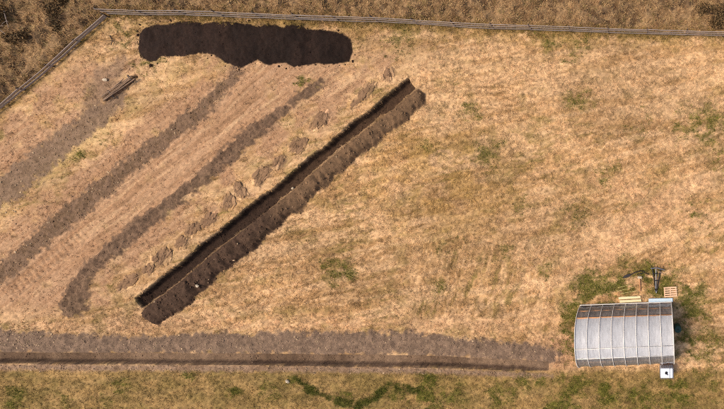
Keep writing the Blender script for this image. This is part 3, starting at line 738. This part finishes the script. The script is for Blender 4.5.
for sx in (-1, 1):
    bm = bmesh.new(); na = 24; x = sx * (TL / 2 - .02)
    door = .55
    ring = [arch(math.pi * j / na, .985) for j in range(na + 1)]
    vs = [bm.verts.new((x + LEAN * z / TH, y, max(z, .03))) for y, z in ring]
    bm.faces.new(vs)
    e = done('end_film', bm, M_CLEAR, tun)
    bm = bmesh.new()
    for yy in (-door, door): bm_box(bm, .05, .07, 2.05, (x + sx * .03 - .05, yy, 1.02))
    bm_box(bm, .05, 2 * door + .07, .07, (x + sx * .03 - .09, 0, 2.08))
    done('door_frame', bm, M_TIMBER, tun)
    bm = bmesh.new()
    bm_box(bm, .03, 2 * door - .09, .06, (x + sx * .055 - .05, 0, .12)); bm_box(bm, .03, 2 * door - .09, .06, (x + sx * .055 - .07, 0, 1.05)); bm_box(bm, .03, 2 * door - .09, .06, (x + sx * .055 - .09, 0, 1.95))
    for yy in (-door + .075, door - .075): bm_box(bm, .03, .06, 1.77, (x + sx * .055 - .07, yy, 1.04))
    d = done('door', bm, M_TIMBER, tun)
    bm = bmesh.new(); bm_tube(bm, [(x + sx * .09 - .07, door - .1, .95), (x + sx * .12 - .07, door - .1, 1.0), (x + sx * .12 - .07, door - .1, 1.1), (x + sx * .09 - .07, door - .1, 1.15)], .01, 6); done('handle', bm, M_IRON, d)
# beds inside
for yy, wid, lb in ((1.45, .9, 'dark soil bed edged with boards inside the polytunnel, field side'), (-1.45, .9, 'dark soil bed edged with boards inside the polytunnel, tank side')):
    c = tun.matrix_basis @ Vector((0, yy, 0)); c.z = gz(c.x, c.y) - .03
    bed = tag(empty('raised_bed', c, R(2.2)), lb, 'raised bed', 'beds in the polytunnel')
    for sy in (-1, 1):
        b = rough_board('side_board', 6.9, .04, .22, M_GREYWOOD, bed, .006, 8); b.location = (0, sy * wid / 2, 0)
    for sx in (-1, 1):
        b = rough_board('end_board', wid - .05, .04, .22, M_GREYWOOD, bed, .004, 3); b.rotation_euler.z = R(90); b.location = (sx * 3.43, 0, 0)
    gx = np.linspace(-3.40, 3.40, 60); gy = np.linspace(-wid / 2 + .03, wid / 2 - .03, 12); bx_, by_ = np.meshgrid(gx, gy)
    bz = .15 + .06 * (fbm(bx_ * 4, by_ * 4, 300 + int(yy * 10), 3) - .5)
    q = (np.arange(11)[:, None] * 60 + np.arange(59)[None]).ravel()
    me = mesh_np('soil', np.stack([bx_, by_, bz], -1).reshape(-1, 3), np.stack([q, q + 1, q + 61, q + 60], -1), np.repeat(C_SOILD[None], 720, 0))
    link('soil', me, M_SOIL, bed)

# ------------------------------------------------------------------ water tank in a cage, barrel
ox, oy = wx(666), wy(368.4)
tank = tag(empty('water_tank', (ox, oy, gz(ox, oy) - .02), R(.5)), 'white caged water tank with black cap at the tunnel corner', 'water tank')
W_, D_, H_ = 1.06, .86, 1.06
bm = bmesh.new(); bm_box(bm, W_ - .06, D_ - .06, .80, (0, 0, .58), None, .07)
bt = done('bottle', bm, M_WHITEP, tank, False)
bm = bmesh.new(); bm_lathe(bm, [(.11, .975), (.115, 1.02), (.10, 1.035), (.04, 1.038)], 20, (-.04, .04, 0)); done('cap', bm, M_BLACKP, bt)
bm = bmesh.new(); bm_box(bm, .13, .05, .03, (.06, -.10, 1.0), Matrix.Rotation(R(-35), 4, 'Z'), .008); done('cap_strap', bm, M_BLACKP, bt)
bm = bmesh.new(); bm_tube(bm, [(.12, -D_ / 2 + .02, .26), (.12, -D_ / 2 - .07, .25), (.12, -D_ / 2 - .10, .18)], .035, 10); done('tap', bm, M_BLACKP, bt)
for z in (.26, .45, .64, .83, .96):
    bm = bmesh.new(); x, y = W_ / 2, D_ / 2
    bm_tube(bm, [(-x, -y, z), (x, -y, z)], .011, 6); bm_tube(bm, [(-x, y, z), (x, y, z)], .011, 6); bm_tube(bm, [(-x, -y, z), (-x, y, z)], .011, 6); bm_tube(bm, [(x, -y, z), (x, y, z)], .011, 6)
    done('cage_hoop', bm, M_STEEL, tank)
for k in range(7):
    x = -W_ / 2 + W_ * k / 6
    for sy in (-1, 1):
        bm = bmesh.new(); bm_tube(bm, [(x, sy * (D_ / 2 + .018), .14), (x, sy * (D_ / 2 + .018), .99)], .011, 6); done('cage_bar', bm, M_STEEL, tank)
for k in range(1, 5):
    y = -D_ / 2 + D_ * k / 5
    for sx in (-1, 1):
        bm = bmesh.new(); bm_tube(bm, [(sx * (W_ / 2 + .018), y, .14), (sx * (W_ / 2 + .018), y, .99)], .011, 6); done('cage_bar', bm, M_STEEL, tank)
bm = bmesh.new(); bm_tube(bm, [(.24, -D_ / 2, .99), (.24, D_ / 2, .99)], .014, 6); done('top_bar', bm, M_STEEL, tank)
for y in (-D_ / 2 + .06, 0, D_ / 2 - .06):
    bm = bmesh.new(); bm_box(bm, W_, .09, .03, (0, y, .15)); done('pallet_deck', bm, M_GREYWOOD, tank)
for x in (-W_ / 2 + .07, 0, W_ / 2 - .07):
    bm = bmesh.new(); bm_box(bm, .12, D_, .13, (x, 0, .067)); done('pallet_skid', bm, M_GREYWOOD, tank)
b0 = at(677, 326)
bar = tag(empty('water_barrel', b0), 'dark green water barrel standing at the right end of the polytunnel', 'barrel')
bm = bmesh.new(); bm_lathe(bm, [(.24, 0), (.26, .02), (.285, .25), (.292, .27), (.285, .29), (.295, .45), (.285, .6), (.292, .62), (.285, .64), (.27, .86), (.25, .88)], 28); done('body', bm, M_BARREL, bar, True)
bm = bmesh.new(); bm_lathe(bm, [(.275, .875), (.28, .90), (.26, .915), (.22, .905), (.05, .91)], 28); ld = done('lid', bm, M_BARREL, bar)
bm = bmesh.new(); bm_box(bm, .12, .04, .03, (0, 0, .925), None, .008); done('handle', bm, M_BLACKP, ld)

# ------------------------------------------------------------------ timber, sheets and tools by the tunnel
def lay(o, px, py, rz, dz=0.0):
    o.location = at(px, py, dz); o.rotation_euler.z = R(rz); return o
def highest(px, py, lx, ly, rz):
    """highest ground under a rectangle, so that stiff things rest on it"""
    c, s = math.cos(R(rz)), math.sin(R(rz)); X = np.linspace(-lx / 2, lx / 2, 15); Y = np.linspace(-ly / 2, ly / 2, 7)
    a, b = np.meshgrid(X, Y); return float(np.percentile(ground_z(wx(px) + a.ravel() * c - b.ravel() * s, wy(py) + a.ravel() * s + b.ravel() * c), 80))
def rest(o, px, py, lx, ly, rz, dz=0.0):
    o.location = (wx(px), wy(py), highest(px, py, lx, ly, rz) + dz); o.rotation_euler.z = R(rz); return o
o = rest(rough_board('timber_plank', 1.82, .20, .06, M_CREAM), 629.5, 297.3, 1.8, .2, 3.5, .04); tag(o, 'cream timber plank on the grass, farther one of the pair', 'plank', 'cream planks by the polytunnel')
o = rest(rough_board('timber_plank', 1.80, .20, .06, M_CREAM), 630.5, 300.6, 1.8, .2, 3.0, .04); tag(o, 'cream timber plank on the grass, nearer the polytunnel wall', 'plank', 'cream planks by the polytunnel')
bm = bmesh.new(); bm_box(bm, 2.0, .32, .05, (0, 0, .025), None, .012)
for y in (-.13, .13): bm_box(bm, 2.0, .03, .035, (0, y, .062))
o = rest(done('plastic_panel', bm, M_BLUE), 660.6, 299.8, 2.0, .3, 1.2, .06); tag(o, 'pale blue white plastic panel lying against the polytunnel', 'panel')
o = rest(rough_board('long_board', 3.6, .13, .06, M_RAIL), 650, 303.2, 3.6, .1, 1.6, .10); tag(o, 'long pale grey board along the foot of the polytunnel wall', 'board')
pl = tag(rest(empty('pallet'), 670.3, 291.4, 1.1, .8, 3.5, -.01), 'pinkish wooden pallet lying flat beyond the polytunnel', 'pallet')
for k in range(5):
    b = rough_board('deck_board', 1.08, .115, .022, M_PALLET, pl, .003, 2); b.location = (0, -.36 + .18 * k, .112)
for k in range(3):
    b = rough_board('bearer', .82, .09, .08, M_PALLET, pl, .002, 2); b.rotation_euler.z = R(90); b.location = (-.48 + .48 * k, 0, .028)
for k in range(3):
    b = rough_board('base_board', 1.08, .1, .02, M_PALLET, pl, .002, 2); b.location = (0, -.35 + .35 * k, .004)
for k, (x0, y0, x1, y1, lb) in enumerate(((618, 287.5, 629, 284.5, 'thin yellow cane in the grass, shortest and farthest from the planks'), (617, 291, 634, 286.8, 'thin yellow cane in the grass, middle one of the three'), (620, 293.5, 637, 290, 'thin yellow cane in the grass, nearest the cream planks'))):
    a, b = at(x0, y0, .07), at(x1, y1, .13); bm = bmesh.new()
    bm_tube(bm, [a, a.lerp(b, .5) + Vector((0, 0, .02)), b], [.022, .02, .015], 7); tag(done('bamboo_cane', bm, M_CANE), lb, 'cane', 'canes lying in the grass')
# old iron scythe-like bar, wooden-handled tool, A-shaped drag frame
zz = .10
bm = bmesh.new(); bm_tube(bm, [at(645, 271, zz), at(640, 270.6, zz + .03), at(635, 272, zz + .05), at(630, 274.6, zz + .03)], [.035, .04, .04, .035], 8)
bm_tube(bm, [at(649, 274, zz), at(644, 272.2, zz + .04), at(637, 274.6, zz + .02)], [.025, .03, .03], 8)
irn = tag(done('iron_bar', bm, M_IRON), 'bent black iron bar with a flat blade tip on the grass', 'iron bar')
bm = bmesh.new(); a, b = at(630.5, 274.4, zz + .04), at(623, 277.2, zz)
for pt_, w in ((a, .05), (a.lerp(b, .35), .12), (a.lerp(b, .75), .11), (b, .02)):
    pass
d = (b - a).normalized(); nn = Vector((-d.y, d.x, 0))
rows = []
for f, w in ((0, .05), (.3, .13), (.7, .12), (1, .02)):
    c = a.lerp(b, f); rows.append([bm.verts.new(c + nn * w + Vector((0, 0, e))) for e in (0, .025)] + [bm.verts.new(c - nn * w + Vector((0, 0, e))) for e in (.025, 0)])
for u, v in zip(rows[:-1], rows[1:]):
    for k in range(4): bm.faces.new((u[k], u[(k + 1) % 4], v[(k + 1) % 4], v[k]))
bm.faces.new(rows[0]); bm.faces.new(rows[-1]); done('blade', bm, M_IRON, irn)
ml = tag(empty('mallet', at(640, 285, 0)), 'wooden-shafted mallet with a pale head lying on the grass', 'mallet')
L0 = at(640, 285, 0)
bm = bmesh.new(); bm_tube(bm, [at(640.3, 291, .08) - L0, at(640, 285, .10) - L0, at(639.7, 278, .12) - L0], [.045, .04, .045], 8); done('shaft', bm, M_TIMBER, ml)
bm = bmesh.new(); bm_tube(bm, [at(637.8, 277, .12) - L0, at(638.2, 277, .13) - L0, at(641.4, 277.2, .13) - L0, at(641.9, 277.2, .12) - L0], [.09, .11, .11, .09], 12); done('head', bm, M_STONE, ml)
F0 = at(656, 280, 0)
fr = tag(empty('drag_frame', F0), 'dark iron A-shaped drag frame lying beyond the pallet', 'farm tool')
def fbar(name, pts, r, mat=M_IRON, par=None):
    bm = bmesh.new(); bm_tube(bm, [at(x, y, z) - F0 for x, y, z in pts], r, 8); return done(name, bm, mat, par or fr)
fbar('side_bar', [(652.4, 268.5, .16), (654, 279, .15), (655.6, 291, .12)], .045)
fbar('side_bar', [(660.5, 269, .16), (658.5, 279, .15), (656.6, 291, .12)], .045)
fbar('centre_bar', [(656, 268.5, .18), (656, 288, .14)], .03, M_STEEL)
fbar('crossbar', [(650.5, 268, .2), (657, 267.4, .22), (664.5, 269.6, .18)], .04, M_STEEL)
fbar('crossbar', [(653, 273, .19), (660, 273.4, .19)], .035)
fbar('crossbar', [(654, 280, .18), (658.6, 280, .18)], .035)
fbar('handle', [(657, 270, .26), (661, 271.5, .3), (665, 274, .24)], .028, M_GREYWOOD)
for k in range(5): fbar('tine', [(652 + 2.8 * k, 268 + .3 * k, .2), (651.6 + 2.9 * k, 266.4 + .3 * k, .1), (651.4 + 2.9 * k, 265.6, .02)], .016)
fbar('hitch', [(655.2, 290, .14), (656, 293, .12), (657, 290, .14)], .03, M_STEEL)

# ------------------------------------------------------------------ old boards dumped at the head of the left soil strip
boards = [((104, 97), (133, 76.5), .08, .12, 'farthest on its fence side'), ((106, 100), (134, 80.5), .07, .30, 'second from the fence side'), ((108, 101.5), (139, 80), .09, .22, 'long one on the grass side'), ((113, 90.5), (127, 79.5), .07, .22, 'short one at the back'), ((112, 99), (137, 79), .06, .34, 'thin one on top')]
for (a, b, w, z, lb) in boards:
    pa, pb = at(*a, z), at(*b, z + random.uniform(-.02, .06)); d = pb - pa
    o = rough_board('weathered_board', d.length, w, .035, M_GREYWOOD, None, .02, 7)
    o.location = (pa + pb) / 2; o.rotation_euler = (random.uniform(-.5, .5), -math.atan2(d.z, math.hypot(d.x, d.y)), math.atan2(d.y, d.x))
    tag(o, 'weathered grey board dumped on the left soil strip, ' + lb, 'board', 'old boards dumped on bare soil')
for (a, b, lb) in (((110, 91), (117, 99), 'lower end'), ((122, 82), (128, 90), 'middle'), ((130, 76), (136, 83), 'upper end')):
    pa, pb = at(*a, .12), at(*b, .12); d = pb - pa
    o = rough_board('cross_batten', d.length, .12, .05, M_POST, None, .01, 3); o.location = (pa + pb) / 2; o.rotation_euler.z = math.atan2(d.y, d.x)
    tag(o, 'dark short batten under the dumped old boards, at their ' + lb, 'batten', 'battens under the old boards')

# ------------------------------------------------------------------ dead branches and shrubs beyond the fence
def branch(pts, lb, mat=M_RAIL, r=.05):
    P = [at(x, y, z) for x, y, z in pts]; bm = bmesh.new(); n = len(P)
    bm_tube(bm, P, [r * (1 - .7 * i / (n - 1)) for i in range(n)], 7)
    for i in range(1, n - 1):
        for s in (-1, 1):
            d = (P[i + 1] - P[i]); sd_ = Vector((-d.y, d.x, 0)).normalized() * s
            q = P[i] + d * .5 + sd_ * random.uniform(.3, .6) + Vector((0, 0, random.uniform(.0, .15)))
            bm_tube(bm, [P[i], P[i].lerp(q, .6) + Vector((0, 0, .03)), q], [r * .45, r * .35, r * .15], 5)
    tag(done('dead_branch', bm, mat), lb, 'branch', 'dead branches')
branch([(-4, 8, .45), (3, 3, .5), (8, -3, .55), (13, -8, .5)], 'pale dead branch across the top left corner of the rough ground')
branch([(-6, 30, .4), (2, 28, .45), (10, 31, .4), (16, 37, .35)], 'pale dead branch at the left edge of the rough ground')
branch([(14, 14, .4), (17, 24, .45), (20, 31, .4)], 'thin pale dead branch in bracken near the left edge', r=.035)
branch([(111, 36, .08), (114, 41, .1), (112.5, 46, .08)], 'small dark curved root on grass left of the black patch', M_POST, .045)

def shrub(px, py, rx, ry, rz, n, cols, lb):
    """stems and a crown of small leaf faces in uneven clumps"""
    base = at(px, py); root = tag(empty('shrub', base), lb, 'shrub', 'shrubs on the rough ground')
    bm = bmesh.new(); cl = []
    for k in range(9):
        a = random.random() * 6.283; r = math.sqrt(random.random()) * .75
        c = Vector((math.cos(a) * r * rx, math.sin(a) * r * ry, rz * random.uniform(.45, .95) * (1 - .4 * r))); cl.append((c, random.uniform(.3, .55)))
        bm_tube(bm, [(0, 0, -.05), c * .5 + Vector((0, 0, .08)), c], [.03, .02, .01], 5)
    done('stem', bm, M_POST, root)
    cc = np.array([c for c, _ in cl]); rr = np.array([r for _, r in cl])
    i = RNG.integers(0, 9, n); d = RNG.normal(0, 1, (n, 3)); d /= np.linalg.norm(d, axis=1)[:, None]
    p = cc[i] + d * (rr[i] * RNG.random(n) ** .4)[:, None] * np.array([rx, ry, rz * .8]); p[:, 2] = np.maximum(p[:, 2], .03)
    u = RNG.normal(0, 1, (n, 3)); u /= np.linalg.norm(u, axis=1)[:, None]; v = np.cross(u, RNG.normal(0, 1, (n, 3))); v /= np.linalg.norm(v, axis=1)[:, None]
    L = RNG.uniform(.05, .11, n)[:, None]
    V = np.stack([p - u * L, p + v * L * .5, p + u * L, p - v * L * .5], 1).reshape(-1, 3)
    C = np.repeat(cols[RNG.integers(0, len(cols), n)] * RNG.uniform(.7, 1.3, (n, 1)), 4, 0)
    link('crown', mesh_np('crown', V, np.arange(n * 4).reshape(-1, 4), np.clip(C, 0, 1), False), M_GRASS, root)
SC = np.array([srgb(104, 82, 56), srgb(124, 98, 66), srgb(88, 72, 48), srgb(140, 110, 74)])
shrub(713, 15, 1.7, 1.3, .7, 1500, SC, 'dark brown shrub in the top right corner beyond the fence')
shrub(3, 18, 1.3, 1.3, .45, 1000, SC * .9, 'dark shrub at the left edge above the slanting fence')
shrub(62, 14, 1.1, 1.9, .45, 1100, SC * .95, 'dark shrub inside the top left corner, midway to the fence corner')
shrub(24, 36, 1.1, .9, .4, 700, SC, 'dark low shrub near the left edge beside a pale branch')
